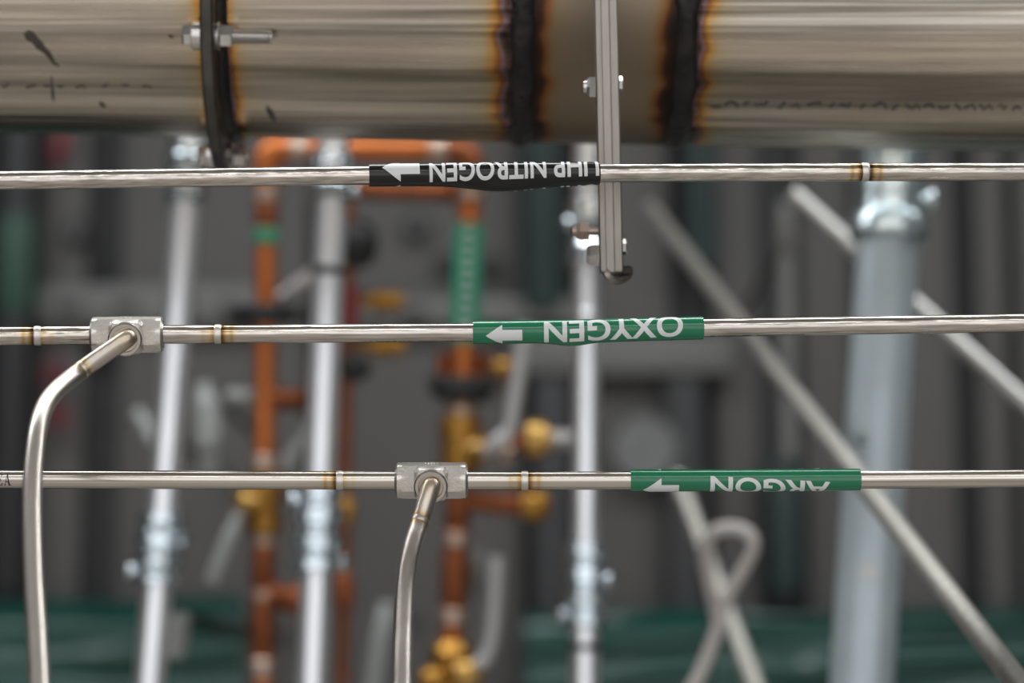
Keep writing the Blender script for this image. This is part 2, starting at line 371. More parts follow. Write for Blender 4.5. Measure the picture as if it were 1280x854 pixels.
# green tarps along the wall below
def tarp(x0, x1, ytop, seed, label):
    Yf = WY-0.16
    zt = PW((x0+x1)/2, ytop, Yf).z; X0, X1 = wx(x0, ytop, Yf), wx(x1, ytop, Yf)
    random.seed(seed); nx, nz = 90, 70; H = zt-0.9
    prof = []
    def fy(u, h):
        b = 0.030*noise.noise(Vector((u*2.2+seed, h*13, seed)))+0.014*noise.noise(Vector((u*5, h*34+u*3, seed+3)))+0.008*math.sin(h*120+u*5+seed)
        return b
    def fz(u): return 0.012*noise.noise(Vector((u*6+seed, 1.7, 0)))
    vs_, fs = [], []
    for side in (0, 1):
        for i in range(nz+1):
            h = (i/nz)**1.6*H
            for j in range(nx+1):
                u = (X1-X0)*j/nx
                roll = max(0, 1-h/0.035)
                y = Yf+fy(u, h)+0.035*roll*roll+(0.008 if side else 0)
                vs_.append((X0+u, y, zt+fz(u)*(1-min(h/0.5, 1))-h))
    N1 = (nx+1)*(nz+1)
    for i in range(nz):
        for j in range(nx):
            a = i*(nx+1)+j; f = (a, a+1, a+nx+2, a+nx+1)
            fs.append(f); fs.append(tuple(N1+q for q in reversed(f)))
    bnd = [j for j in range(nx+1)]+[i*(nx+1)+nx for i in range(1, nz+1)]+[nz*(nx+1)+j for j in range(nx-1, -1, -1)]+[i*(nx+1) for i in range(nz-1, 0, -1)]
    for q in range(len(bnd)):
        a, b = bnd[q], bnd[(q+1) % len(bnd)]; fs.append((a, b, N1+b, N1+a))
    t = thing('green_tarp', label, 'tarp', ((X0+X1)/2, WY-.16, 0.9))
    m = MB(); m.add(vs_, fs); m.build('sheet', 'tarp', t, angle=80)
    m = MB(); m.wbox(X0, X1, Yf+0.06, Yf+0.085, zt-0.07, zt-0.045, 0.004); m.build('batten', 'darkpost', t)
    for k in (0.15, 0.5, 0.85):
        x = X0+(X1-X0)*k; m = MB(); m.cyl((x, Yf+0.085, zt-0.057), (x, WY-.001, zt-0.057), 0.008, 10); m.build('hook', 'darkpost', t)
    return t
tarp(-260, 306, 748, 4, 'dark green sheet along the bottom left, behind the left branch tube')
tarp(656, 1540, 762, 11, 'dark green creased sheet along the bottom right, behind the grey pipe')

# ------------------------------------------------------------------ white conduits
def coupling(L, y0, y1, r, root, name='coupling', mt='zinc', kind=0):
    a = L.y(y0); H = (L.y(y1)-a).length; k = L.k
    if kind == 0:      # compression coupling: two gland nuts and a body
        pr = [(0, r*1.02), (.02, r*1.38), (.16, r*1.42), (.20, r*1.22), (.26, r*1.2), (.30, r*1.46), (.46, r*1.46), (.50, r*1.2), (.56, r*1.22), (.60, r*1.5), (.72, r*1.46), (.77, r*1.24), (.82, r*1.28), (.86, r*1.55), (.97, r*1.52), (1, r*1.02)]
    elif kind == 1:    # short bell
        pr = [(0, r*1.02), (.04, r*1.3), (.3, r*1.36), (.36, r*1.2), (.62, r*1.2), (.68, r*1.4), (.94, r*1.38), (1, r*1.02)]
    else:
        pr = [(0, r*1.02), (.06, r*1.2), (.5, r*1.25), (.94, r*1.2), (1, r*1.02)]
    m = MB(); m.lathe(a, k, [(t*H, q*(1.1 if 0 < t < 1 else 1)) for t, q in pr], 24); c = m.build(name, mt, root, angle=28)
    return c, a, H
def screw(c, pos, d, r=0.0045, mt='zinc'):
    m = MB(); m.lathe(pos, d, [(0, r), (0.005, r), (0.0055, r*1.5), (0.0095, r*1.5), (0.0105, r*1.1)], 12); return m.build('set_screw', mt, c)
def conduit(L, r, label, ytop=-1500):
    top = L.o + L.k*((L.o.z-CZ+.01)/-L.k.z)
    bot = Vector((L.o.x, L.o.y, 0)) + (Vector((L.k.x, L.k.y, 0))*(L.o.z/-L.k.z) if L.k.z else Vector())
    t = thing('conduit', label, 'conduit', bot, 'white galvanized conduits')
    m = MB(); m.lathe(bot, top-bot, [(0, r), ((top-bot).length, r)], 28); m.build('pipe', 'emt', t)
    return t
DC = 2.35; SC = 1.09
LA = Line(P(236, 200, DC), P(187, 854, DC-.05)); t = conduit(LA, 0.0140, 'leftmost white galvanized conduit, passing behind the oxygen tee')
c, a, H = coupling(LA, 160, 215, 0.0140, t, kind=1); c, a, H = coupling(LA, 226, 256, 0.0140, t, kind=2)
c, a, H = coupling(LA, 640, 732, 0.0140, t)
screw(c, a+LA.k*H*.38+Vector((.017, -.008, 0)), (1, -.4, 0)); screw(c, a+LA.k*H*.8+Vector((-.019, -.004, 0)), (-1, -.2, 0)); screw(c, a+LA.k*H*.66+Vector((.004, -.02, 0)), (.2, -1, 0))
LB = Line(P(415, 220, DC), P(390, 854, DC-.05)); t = conduit(LB, 0.0142, 'white galvanized conduit between the two copper risers')
c, a, H = coupling(LB, 192, 252, 0.0142, t, kind=1); screw(c, a+LB.k*H*.8+Vector((.018, -.004, 0)), (1, -.2, 0))
m = MB(); aa = LB.y(334); m.lathe(aa, LB.k, [(0, .0143), (.001, .0146), (.0075, .0146), (.0085, .0143)], 24); m.build('joint_ring', 'gap', t)
c, a, H = coupling(LB, 602, 716, 0.0142, t); screw(c, a+LB.k*H*.9+Vector((.020, -.006, 0)), (1, -.3, 0)); screw(c, a+LB.k*H*.2+Vector((-.019, -.006, 0)), (-1, -.3, 0))
LC = Line(P(734, 200, DC+.04), P(731, 820, DC)); t = conduit(LC, 0.0128, 'central white galvanized conduit below the steel hanger bar')
c, a, H = coupling(LC, 246, 336, 0.0122, t, kind=1); screw(c, a+LC.k*H*.4+Vector((-.014, -.008, 0)), (-1, -.4, 0))
m = MB(); aa = LC.y(388); m.lathe(aa, LC.k, [(0, .0129), (.001, .0137), (.005, .0137), (.006, .0129)], 24); m.build('joint_ring', 'emt', t)
c, a, H = coupling(LC, 676, 786, 0.0126, t); screw(c, a+LC.k*H*.45+Vector((.017, -.008, 0)), (1, -.4, 0)); screw(c, a+LC.k*H*.85+Vector((-.017, -.006, 0)), (-1, -.3, 0))
m = MB(); aa = LC.y(804); m.lathe(aa, LC.k, [(0, .0129), (.0008, .0145), (.006, .0145), (.0068, .0129)], 24); m.build('joint_ring', 'gap', t)

# ------------------------------------------------------------------ grey pipe
LD = Line(P(1110, 300, 2.32), P(1077, 854, 2.25)); RD = 0.0272
bot = LD.o + LD.k*(LD.o.z/-LD.k.z); top = LD.y(120)
t = thing('grey_pipe', 'thick pale blue-grey pipe with a zinc connector at right', 'pipe', bot)
m = MB(); m.lathe(LD.y(262), bot-LD.y(262), [(0, RD), ((bot-LD.y(262)).length, RD)], 40); m.build('pipe', 'greypipe', t)
a = LD.y(182); H = (LD.y(304)-a).length
m = MB(); m.lathe(a, LD.k, [(0, .0320), (.16*H, .0300), (.36*H, .0285), (.42*H, .0292), (.52*H, .0292), (.55*H, .0278), (.70*H, .0285), (.74*H, .0335), (.80*H, .0352), (.93*H, .0352), (.98*H, .0325), (H, RD*1.01)], 40)
c = m.build('connector', 'greyzinc', t, angle=25)
m = MB(); aa = LD.y(252); m.lathe(aa+Vector((.030, -.006, 0)), (1, -.2, 0), [(0, .006), (.006, .006), (.0065, .009), (.012, .009), (.0135, .006)], 14); m.build('set_screw', 'greyzinc', c)
m = MB(); m.lathe(LD.y(182), -LD.k, [(0, .030), ((LD.y(182)-LD.y(-700)).length, .030)], 36); m.build('upper_pipe', 'greyzinc', t)
def onpipe(L, y, ang, r):   # a point on the pipe facing the camera
    p = L.y(y); tocam = (CAM-p).normalized(); u = (tocam-L.k*tocam.dot(L.k)).normalized(); v = L.k.cross(u); r = r*SC
    return p+(u*math.cos(ang)+v*math.sin(ang))*r, (u*math.cos(ang)+v*math.sin(ang))
pp, nn = onpipe(LD, 556, .45, RD)
for (yy, an, w_, h_, mt) in ((556, .45, .010, .012, 'greyzinc'), (718, .0, .018, .012, 'greystain')):
    vs_, fs = [], []
    for i in range(5):
        for j in range(7):
            ang = an+(j-3)/6*w_/RD; q, nrm = onpipe(LD, yy, ang, RD+.0003); vs_.append(q+LD.k*((i-2)/4*h_*math.cos((j-3)/3.6)))
    for i in range(4):
        for j in range(6): fs.append((i*7+j, i*7+j+1, i*7+j+8, i*7+j+7))
    m = MB(); m.add(vs_, fs); m.build('stain', mt, t)

# ------------------------------------------------------------------ diagonal rods, cable
def rod(a, b, r, mt, label, ext=(0, 0), joints=()):
    a, b = Vector(a), Vector(b); k = (b-a).normalized(); a = a-k*ext[0]; b = b+k*ext[1]
    t = thing('brace_rod', label, 'rod', b)
    m = MB(); m.lathe(a, b-a, [(0, r*.7), (r*.3, r), ((b-a).length-r*.3, r), ((b-a).length, r*.7)], 20); m.build('shaft', mt, t)
    for s in joints:
        q = a+(b-a)*s; m = MB(); m.lathe(q, k, [(0, r*1.005), (.001, r*1.06), (.005, r*1.06), (.006, r*1.005)], 20); m.build('ring', mt, t)
    return t
rod(P(848, 305, 2.75), P(1265, 845, 1.76), 0.0086, 'galv', 'long galvanized rod slanting across the grey pipe to the bottom right corner', (0.15, 0.25), (0.55,))
rod(P(845, 594, 2.75), P(945, 862, 2.58), 0.0095, 'galv', 'pale rod slanting down beside the looped cable', (0.0, 0.8), (0.12,))
rod(P(990, 240, 2.55), P(1290, 512, 2.42), 0.0082, 'galvw', 'short pale rod slanting behind the grey pipe to the right edge', (0.0, 0.3))
pts = [(846, 892, 2.410), (872, 848, 2.410), (892, 800, 2.405), (910, 745, 2.400), (932, 706, 2.395), (942, 682, 2.390), (934, 666, 2.390), (914, 660, 2.395), (894, 664, 2.400), (884, 678, 2.410), (884, 705, 2.420), (890, 740, 2.430), (898, 780, 2.440)]
m = MB(); m.tube(smooth_path([P(*p) for p in pts], 6), 0.0060, 12)
t = thing('looped_cable', 'pale cable bent in a teardrop loop at the lower right', 'cable', P(846, 892, 2.41))
m.build('cable', 'cable', t)
c_ = P(906, 757, 2.412); m = MB(); m.lathe(c_, P(908, 750, 2.41)-c_, [(0, .0068), (.0005, .0075), (.005, .0075), (.0055, .0068)], 12); m.build('tie', 'lever', t)

# ------------------------------------------------------------------ copper manifold
DM = 2.62; SC = BSC = 1.11
CR = 0.0112
man = thing('copper_manifold', 'copper pipe manifold with brass valves and black clamps between the conduits', 'pipework', P(450, 900, DM))
def cpipe(pts, r, mt='copper', name='pipe', n=6, smooth_=False, seg=18):
    pts = [P(*p) for p in pts]
    m = MB(); m.tube(smooth_path(pts, n) if smooth_ else pts, r, seg); return m.build(name, mt, man)
LE = Line(P(331, 500, DM)); LE = Line(P(333, 240, DM), P(328, 850, DM)); LF = Line(P(588, 240, DM), P(563, 850, DM))
def band(L, y0, y1, r, mt, name, par=man, bev=.15):
    a = L.y(y0); H = (L.y(y1)-a).length
    m = MB(); m.lathe(a, L.k, [(0, r*(1-bev)), (H*.12, r), (H*.88, r), (H, r*(1-bev))], 24); return m.build(name, mt, par)
def pipe_seg(L, y0, y1, r, mt, name='riser'):
    a = L.y(y0); m = MB(); m.lathe(a, L.k, [(0, r), ((L.y(y1)-a).length, r)], 20); return m.build(name, mt, man)
# top run with elbows
cpipe([(333, 232, DM), (333, 204, DM), (337, 193, DM), (348, 188, DM), (362, 187, DM)], CR*1.22, 'copper', 'elbow', 6, True)
cpipe([(360, 187, DM), (570, 188, DM)], CR, 'copper', 'cross_pipe')
for x in (374, 548):
    a = P(x-12, 187.5, DM); b = P(x+12, 187.5, DM); m = MB(); m.lathe(a, b-a, [(0, CR), (.002, CR*1.22), ((b-a).length-.002, CR*1.22), ((b-a).length, CR)], 20); m.build('joint', 'solder', man)
cpipe([(560, 188, DM), (574, 189, DM), (585, 195, DM), (589, 208, DM), (588.5, 236, DM)], CR*1.22, 'copperd', 'elbow', 6, True)
cpipe([(438, 236, DM+.05), (566, 240, DM+.05)], CR*.9, 'copperd', 'cross_pipe')
cpipe([(566, 240, DM+.05), (580, 240, DM+.03), (588, 242, DM)], CR*1.1, 'copper', 'tee_branch', 4, True)
# left riser
pipe_seg(LE, 228, 900, CR, 'copper')
band(LE, 232, 252, CR*1.25, 'solder', 'joint'); band(LE, 284, 306, CR*1.12, 'greensleeve', 'green_tape')
band(LE, 252, 284, CR*1.06, 'copperd', 'aged_section')
cl = band(LE, 380, 404, CR*2.4, 'rubber', 'clamp', bev=.06)
for sx in (-1, 1):
    q = LE.y(392)+Vector((sx*CR*2.9, 0, 0)); m = MB(); m.box(q, (1, 0, 0), (0, 1, 0), (0, 0, 1), CR*1.6, CR*1.6, .012, .002); m.build('ear', 'rubber', cl)
band(LE, 568, 588, CR*1.3, 'solder', 'joint')
vb = band(LE, 590, 668, CR*1.45, 'brass', 'valve_body')
band(LE, 604, 622, CR*1.8, 'brass', 'nut', vb); band(LE, 648, 664, CR*1.7, 'brass', 'nut', vb)
a = P(318, 628, DM-.02); b = P(296, 628, DM-.03); m = MB(); m.lathe(a, b-a, [(0, .008), (.010, .008), (.0105, .0125), (.02, .0125), (.022, .009)], 16); m.build('stem', 'brassl', vb)
m = MB(); m.tube(smooth_path([P(300, 640, DM-.04), P(290, 665, DM-.045), P(276, 700, DM-.05), (P(266, 728, DM-.05))], 4), [.006]*4+[.008]*5+[.0085]*4, 12); m.build('lever', 'leverd', vb)
for y0, y1, mt, k in ((668, 682, 'solder', 1.2), (684, 736, 'copperd', 1.12), (736, 748, 'solder', 1.2), (750, 820, 'copperd', 1.15), (822, 846, 'solder', 1.28)):
    band(LE, y0, y1, CR*k, mt, 'fitting' if k > 1.19 else 'sleeve')
cpipe([(288, 497, DM+.03), (318, 498, DM+.02), (331, 498, DM)], CR*.9, 'leverd', 'stub')
cpipe([(331, 498, DM), (352, 499, DM+.01), (374, 500, DM+.03)], CR*1.0, 'copperd', 'stub')
cpipe([(332, 742, DM), (352, 746, DM), (366, 750, DM-.01)], CR*1.1, 'copperd', 'stub')
m = MB(); m.ball(P(368, 750, DM-.012), .016); m.build('stub_cap', 'copperd', man)
# pale lever crossing near the middle conduit
m = MB(); m.tube(smooth_path([P(345, 376, DM+.03), P(366, 362, DM+.03), (P(392, 342, DM+.03))], 4), [.006]*4+[.0085]*5, 12); m.build('lever', 'lever', man)
m = MB(); m.tube(smooth_path([P(352, 590, DM+.02), P(366, 565, DM+.03), (P(388, 535, DM+.04))], 4), [.008]*9, 12); m.build('lever', 'leverd', man)
# right riser
pipe_seg(LF, 232, 900, CR, 'copper')
band(LF, 234, 250, CR*1.3, 'solder', 'joint')
gs = band(LF, 280, 428, CR*1.28, 'greensleeve', 'green_sleeve', bev=.03)
for i in range(9):
    q, nn = onpipe(LF, 292+i*14.5, 0.0, CR*1.28+.0004); sd = LF.k.cross(nn)
    m = MB(); m.box(q, sd, nn, LF.k, .0095, .0008, .0042, .0002); m.build('faded_print', 'lever', gs)
for sx in (-1, 1):
    m = MB(); a = LF.y(440)+Vector((sx*CR*1.9, .01, 0)); m.lathe(a, LF.k, [(0, .008), (.03, .008)], 12); m.build('clamp_bolt', 'copperd', man)
cl = band(LF, 470, 502, CR*2.5, 'rubber', 'clamp', bev=.06)
for sx in (-1, 1):
    q = LF.y(480)+Vector((sx*CR*2.7, 0, 0)); m = MB(); m.box(q, (1, 0, 0), (0, 1, 0), (0, 0, 1), CR*1.2, CR*1.6, .016, .002); m.build('ear', 'rubber', cl)
band(LF, 506, 518, CR*1.5, 'solder', 'joint')
vb = band(LF, 518, 596, CR*1.72, 'brass', 'valve_body', bev=.1)
band(LF, 528, 546, CR*1.95, 'brass', 'nut', vb)
a = P(590, 562, DM-.02); b = P(622, 562, DM-.04); m = MB(); m.lathe(a, b-a, [(0, .009), (.008, .009), (.009, .0135), (.020, .0135), (.021, .009), (.027, .009)], 16); m.build('stem', 'brassl', vb)
m = MB(); m.tube(smooth_path([P(608, 566, DM-.045), P(622, 553, DM-.05), P(636, 540, DM-.05), P(642, 510, DM-.05), P(652, 440, DM-.05), P(657, 405, DM-.05)], 5), .0078, 12); m.build('lever', 'lever', vb)
a = P(634, 566, DM-.02); b = P(612, 566, DM-.02); m = MB(); m.ball(P(632, 566, DM-.03), .010); m.build('cap', 'solder', vb)
for (x, y, r) in ((670, 549, .0185),):
    m = MB(); a = P(x, y, DM); m.lathe(a+Vector((-.012, 0, 0)), (1, 0, 0), [(0, .013), (.003, r), (.02, r), (.024, .012), (.028, .012)], 18); kb = m.build('union_nut', 'brassl', man)
    m = MB(); m.cyl(P(680, 549, DM), P(716, 550, DM+.02), .009, 14); m.build('tail_pipe', 'lever', kb)
m = MB(); m.cyl(P(628, 560, DM), P(662, 550, DM), .008, 12); m.build('nipple', 'copperd', man)
m = MB(); a = P(648, 632, DM); m.lathe(a, (1, 0, 0), [(0, .010), (.004, .0155), (.026, .0155), (.034, .010)], 18); m.build('union_nut', 'brass', man)
cpipe([(570, 626, DM), (605, 628, DM), (650, 632, DM)], CR*.95, 'copperd', 'stub')
m = MB(); a = P(616, 462, DM+.04); m.lathe(a, (1, 0, 0), [(0, .008), (.003, .012), (.018, .012), (.022, .008)], 14); m.build('union_nut', 'brass', man)
for y0, y1, mt, k in ((612, 660, 'copperd', 1.12), (664, 682, 'solder', 1.35), (684, 758, 'copperd', 1.25), (760, 780, 'solder', 1.4)):
    band(LF, y0, y1, CR*k, mt, 'fitting' if k > 1.3 else 'sleeve')
vb = band(LF, 800, 900, CR*1.9, 'brass', 'valve_body', bev=.35)
m = MB(); m.ball(P(541, 852, DM-.04), .016); m.build('nut', 'brass', vb)
m = MB(); m.ball(P(584, 842, DM-.04), .015, squash=(1.2, 1, 1)); m.build('stem', 'brassl', vb)
m = MB(); m.tube(smooth_path([P(596, 832, DM-.05), P(606, 824, DM-.05), P(614, 800, DM-.05), P(618, 760, DM-.05), P(621, 696, DM-.05)], 5), .0080, 12); m.build('lever', 'lever', vb)
m = MB(); a = P(590, 716, DM+.12); m.lathe(a, (CAM-a), [(0, .024), (.006, .024), (.008, .021)], 24); m.build('dial', 'rail', man)
m = MB(); m.cyl(P(575, 716, DM), a, .006, 10); m.build('dial_stem', 'brass', man)
# thin aged line behind the middle conduit, with brass blocks
LT = Line(P(436, 240, DM+.08), P(428, 850, DM+.08))
a = LT.y(236); m = MB(); m.lathe(a, LT.k, [(0, .0065), ((LT.y(860)-a).length, .0065)], 12); m.build('thin_riser', 'copperd', man)
for (x, y, w_) in ((480, 377, 34), (482, 433, 34)):
    a = P(x-w_, y, DM+.08); b = P(x+24, y, DM+.08); H = (b-a).length; m = MB(); m.lathe(a, b-a, [(0, .006), (H*.3, .006), (H*.34, .0115), (H*.62, .0115), (H*.66, .0095), (H, .0095)], 14); m.build('plug', 'brass', man)
m = MB(); m.box(P(441, 388, DM+.07), (1, 0, 0), (0, 1, 0), (0, 0, 1), .014, .01, .05, .003); m.build('red_grip', 'red', man)
m = MB(); m.ball(P(443, 460, DM+.06), .016, squash=(1.1, .8, .9)); m.build('black_knob', 'rubber', man)
m = MB(); m.ball(P(448, 305, DM+.06), .020, squash=(1, .8, 1.3)); m.build('black_knob', 'rubber', man)
m = MB(); m.ball(P(430, 740, DM+.07), .012, squash=(1, .8, 2.0)); m.build('fitting', 'copperd', man)
m = MB(); m.ball(P(430, 640, DM+.07), .010, squash=(1.3, .8, 1.6)); m.build('fitting', 'brass', man)
# loose pale levers on the wall side
def pale(pts, r, mt, label, mount=True):
    pts = [P(*p) for p in pts]; t = thing('pale_lever', label, 'lever', pts[-1])
    m = MB(); m.tube(smooth_path(pts, 5), r, 12); m.build('grip', mt, t)
    if mount:
        q = pts[0]; m = MB(); m.cyl(q, (q.x, WY-.001, q.z), .005, 10); m.build('pivot', 'gap', t)
    return t
pale([(484, 758, 2.92), (475, 800, 2.90), (464, 880, 2.88)], .010, 'leverd', 'dim grey lever hanging left of the second branch tube')
pale([(254, 480, 2.80), (260, 520, 2.79), (262, 560, 2.78), (264, 590, 2.78)], [.010]*3+[.015]*8+[.011]*5, 'leverd', 'blurred pale lever right of the leftmost white conduit')
pale([(172, 515, 2.85), (184, 535, 2.84), (194, 556, 2.83)], .008, 'leverd', 'small blurred grey lever left of the leftmost white conduit', True)
pale([(222, 768, 2.5), (219, 800, 2.5), (216, 822, 2.5)], [.012]*11, 'leverd', 'dim grey stub low beside the leftmost white conduit')

SC = BSC = 1.0
# ------------------------------------------------------------------ large stainless pipe
DP, RP = 1.83, 0.105
LP = Line(P(0, -7, DP), P(1280, 16, DP))
big = thing('large_pipe', 'large weld-stained stainless steel pipe with a bolted flange across the top', 'pipe', LP.x(640))
AX = LP.k; AU = (-FWD - AX*(-FWD).dot(AX)).normalized(); AV = AX.cross(AU)   # AU: towards the camera
if AV.dot(UP) < 0: AV = -AV
def cx(xf):    # axial coordinate of a picture column seen on the near face of the pipe
    return Line(LP.o-FWD*RP, LP.o-FWD*RP+LP.k).tx(xf)
def pp_(t, phi, r): return LP.o+AX*t+(AU*math.cos(phi)+AV*math.sin(phi))*r
def pipe_section(x0, x1, welds, mt, name, ends=(True, True), hfun=None):
    t0, t1 = cx(x0), cx(x1); ts = [t0]
    n = int((t1-t0)/0.002); n = min(max(n, 10), 300)
    ts = [t0+(t1-t0)*i/n for i in range(n+1)]
    rs, hs = [], []
    for t in ts:
        rs.append([pp_(t, 2*math.pi*j/72, RP) for j in range(72)])
        px_ = 640+(LP.o+AX*t).x/(DP-RP)*FPX
        hs.append([hfun(px_+12*noise.noise(Vector((math.cos(2*math.pi*j/72)*9, math.sin(2*math.pi*j/72)*9, t*3)))) for j in range(72)])
    m = MB(); m.rings(rs, hs); return m.build(name, mt, big, heat=True)
E = math.exp
pipe_section(-420, 251, [], 'pipe', 'pipe_section', hfun=lambda x: 0.36*E(-max(0, 250-x)/16))
pipe_section(262, 645, [], 'pipe', 'pipe_section', hfun=lambda x: max(0.75*E(-max(0, x-280)/14), 0.85*E(-max(0, 638-x)/21)))
pipe_section(645, 860, [], 'spool', 'spool_section', hfun=lambda x: max(0.95*E(-(max(0, x-672)/20)**1.5), 0.95*E(-(max(0, 845-x)/20)**1.5), 0))
pipe_section(860, 1700, [], 'pipe', 'pipe_section', hfun=lambda x: 0.85*E(-max(0, x-876)/17))
def weld_band(x0, x1):
    t0, t1 = cx(x0), cx(x1); n = 16; rs = []
    for i in range(n+1):
        s = i/n; t = t0+(t1-t0)*s
        ring = []
        for j in range(120):
            a = 2*math.pi*j/120
            w_ = 0.0025*noise.noise(Vector((math.cos(a)*7, math.sin(a)*7, x0)))
            b = math.sin(math.pi*s)**.6*(0.0036+0.0005*math.sin(a*70+3*math.sin(s*3))+0.0008*noise.noise(Vector((a*12, s*4, x0))))
            ring.append(pp_(t+w_*(1 if s > .5 else -1), a, RP-0.001+b))
        rs.append(ring)
    m = MB(); m.rings(rs); return m.build('weld_band', 'weldband', big)
weld_band(639, 670); weld_band(845, 876)
# flange
FXL, FXR = -0.2190, -0.2095; RF = 0.1365
t0 = (FXL-LP.o.x)/AX.x; t1 = (FXR-LP.o.x)/AX.x
rs = [[pp_(t, 2*math.pi*j/96, r) for j in range(96)] for t, r in ((t0, RP*.98), (t0, RF-.0015), (t0+.0015, RF), (t1-.0015, RF), (t1, RF-.0015), (t1, RP*.98))]
m = MB(); m.rings(rs, cap=False, closed=True); fl = m.build('flange', 'flange', big)
m = MB(); rs = [[pp_(t, 2*math.pi*j/96, r) for j in range(96)] for t, r in ((t1-.001, RP*.99), (t1-.001, RP+.005), (t1+.002, RP+.0045), (t1+.006, RP+.0008), (t1+.007, RP*.99))]
m.rings(rs, cap=False, closed=True); m.build('weld_fillet', 'weldband', fl)
phi0 = -math.radians(20.5)
for k in range(6):
    ph = phi0-k*math.pi/3; q0 = pp_(t0, ph, 0.1225); q1 = pp_(t1, ph, 0.1225)
    b = MB(); b.lathe(q0+AX*0.004, AX, [(0, .0050), (0.0002, .0050)], 8); 
    m = MB(); prof = [(0, .0042)]; s = 0; Lb = 0.0410 if k == 0 else 0.0150; z = 0.0012
    while z < Lb-.001: prof += [(z, .0052), (z+.00075, .0044)]; z += .0015
    prof += [(Lb, .0040)]
    m.lathe(q1-AX*0.001, AX, prof, 16); bo = m.build('flange_bolt', 'bolt', big, angle=60)
    m = MB(); m.lathe(q0-AX*0.0135, AX, [(0, .0072), (.0012, .0082), (.0065, .0082)], 6, rot=ph); m.build('hex_head', 'bolt', bo, angle=20)
    m = MB(); m.lathe(q0-AX*0.0070, AX, [(0, .0095), (.0005, .0102), (.0065, .0102), (.007, .0098)], 24); m.build('washer', 'bolt', bo, angle=20)
    m = MB(); m.lathe(q1, AX, [(0, .0100), (.0025, .0104), (.003, .0098)], 24); m.build('washer', 'bolt', bo, angle=20)
    m = MB(); m.lathe(q1+AX*.003, AX, [(0, .0078), (.001, .0086), (.0085, .0086), (.0095, .0078)], 6, rot=ph); m.build('nut', 'bolt', bo, angle=20)
# scuffs and marker scribbles on the pipe
def ribbon(pts, wid, mt, name, off=0.0004):
    """a thin stroke wrapped on the pipe; pts in picture pixels, wid half widths in metres"""
    Q = []
    for (x, y) in pts:
        # intersect the view ray with the pipe
        d = (RIGHT*((x-640)/FPX)+UP*((427-y)/FPX)+FWD)
        r0 = CAM-LP.o; a_ = d-AX*d.dot(AX); b_ = r0-AX*r0.dot(AX)
        A, B, C = a_.dot(a_), 2*a_.dot(b_), b_.dot(b_)-(RP+off)**2
        s_ = (-B-math.sqrt(max(B*B-4*A*C, 0)))/(2*A); Q.append(CAM+d*s_)
    vs_, fs = [], []
    for i, q in enumerate(Q):
        ax = LP.o+AX*(q-LP.o).dot(AX); n = (q-ax).normalized()
        T = (Q[min(i+1, len(Q)-1)]-Q[max(i-1, 0)]).normalized(); s_ = n.cross(T).normalized()
        w_ = wid[i] if isinstance(wid, (list, tuple)) else wid
        for e in (-1, 1):
            p = q+s_*w_*e; ax = LP.o+AX*(p-LP.o).dot(AX); vs_.append(ax+(p-ax).normalized()*(RP+off))
    for i in range(len(Q)-1): fs.append((2*i, 2*i+1, 2*i+3, 2*i+2))
    m = MB(); m.add(vs_, fs); return m.build(name, mt, big)
ribbon([(30, 41), (36, 46), (43, 50), (50, 58), (57, 66)], [.0008, .0034, .0030, .0032, .0012], 'scuff', 'scuff')
ribbon([(34, 38), (40, 42), (47, 49)], [.0006, .0016, .0005], 'scuff', 'scuff')
ribbon([(54, 60), (60, 67), (64, 74), (68, 80), (74, 83)], [.0012, .0022, .0015, .0011, .0005], 'scuff', 'scuff')
ribbon([(333, 133), (337, 140), (341, 147), (344, 153)], [.0006, .0022, .0018, .0005], 'ink', 'scuff')
ribbon([(125, 128), (128, 132), (132, 134)], [.001, .0018, .0006], 'scuff', 'scuff')
ribbon([(210, 44), (214, 46), (218, 46)], [.0006, .0012, .0004], 'scuff', 'scuff')
ribbon([(64, 95), (65, 108), (66, 120), (67, 127)], [.0003, .0007, .0012, .0004], 'ink', 'scuff')
random.seed(5)
x = 888
while x < 1276:
    n = random.randint(3, 6); pts = []
    for i in range(n): pts.append((x+i*3.5, 131+random.uniform(-3.5, 5)+(x-888)*.008))
    ribbon(pts, 0.00065, 'ink', 'pen_mark'); x += n*3.5+random.uniform(0, 9)
x = 2
while x < 180:
    n = random.randint(2, 4); pts = [(x+i*4, 107+random.uniform(-2, 4)) for i in range(n)]
    ribbon(pts, 0.0006, 'ink', 'pen_mark'); x += n*4+random.uniform(4, 22)

# ------------------------------------------------------------------ hanger bar
LH = Line(P(761, 200, 1.655), P(764, 341, 1.655)); HB = LH.y(341)
hang = thing('hanger_bar', 'upright satin steel hanger bar with bolts, crossing in front of the large pipe', 'bracket', HB)
top = HB + LH.k*((HB.z-CZ+.01)/-LH.k.z); Hh = (top-HB).length; cxy = (HB+top)/2
sec = [(-.0080, .005), (-.0080, -.0035), (-.0070, -.005), (-.0036, -.005), (-.0030, -.0036), (.0020, -.0036), (.0026, -.005), (.0072, -.005), (.0082, -.0038), (.0082, .005)]
m = MB(); m.rings([[q+Vector((a*s, b*s, 0)) for a, b in sec] for q, s in ((HB, .94), (HB-LH.k*.0012, 1), (top, 1))]); m.build('bar', 'bar', hang, angle=15)
def hexb(p, d, r, h, mt, name, dome=True, par=hang):
    m = MB(); m.lathe(p, d, [(0, r), (h*.7, r), (h, r*.8)], 6, rot=.3); o = m.build(name, mt, par, angle=20)
    if dome: m2 = MB(); m2.lathe(Vector(p)+Vector(d).normalized()*h, d, [(0, r*.6), (h*.35, r*.55), (h*.5, r*.3)], 12); m2.build('bolt_tip', mt, o)
    return o
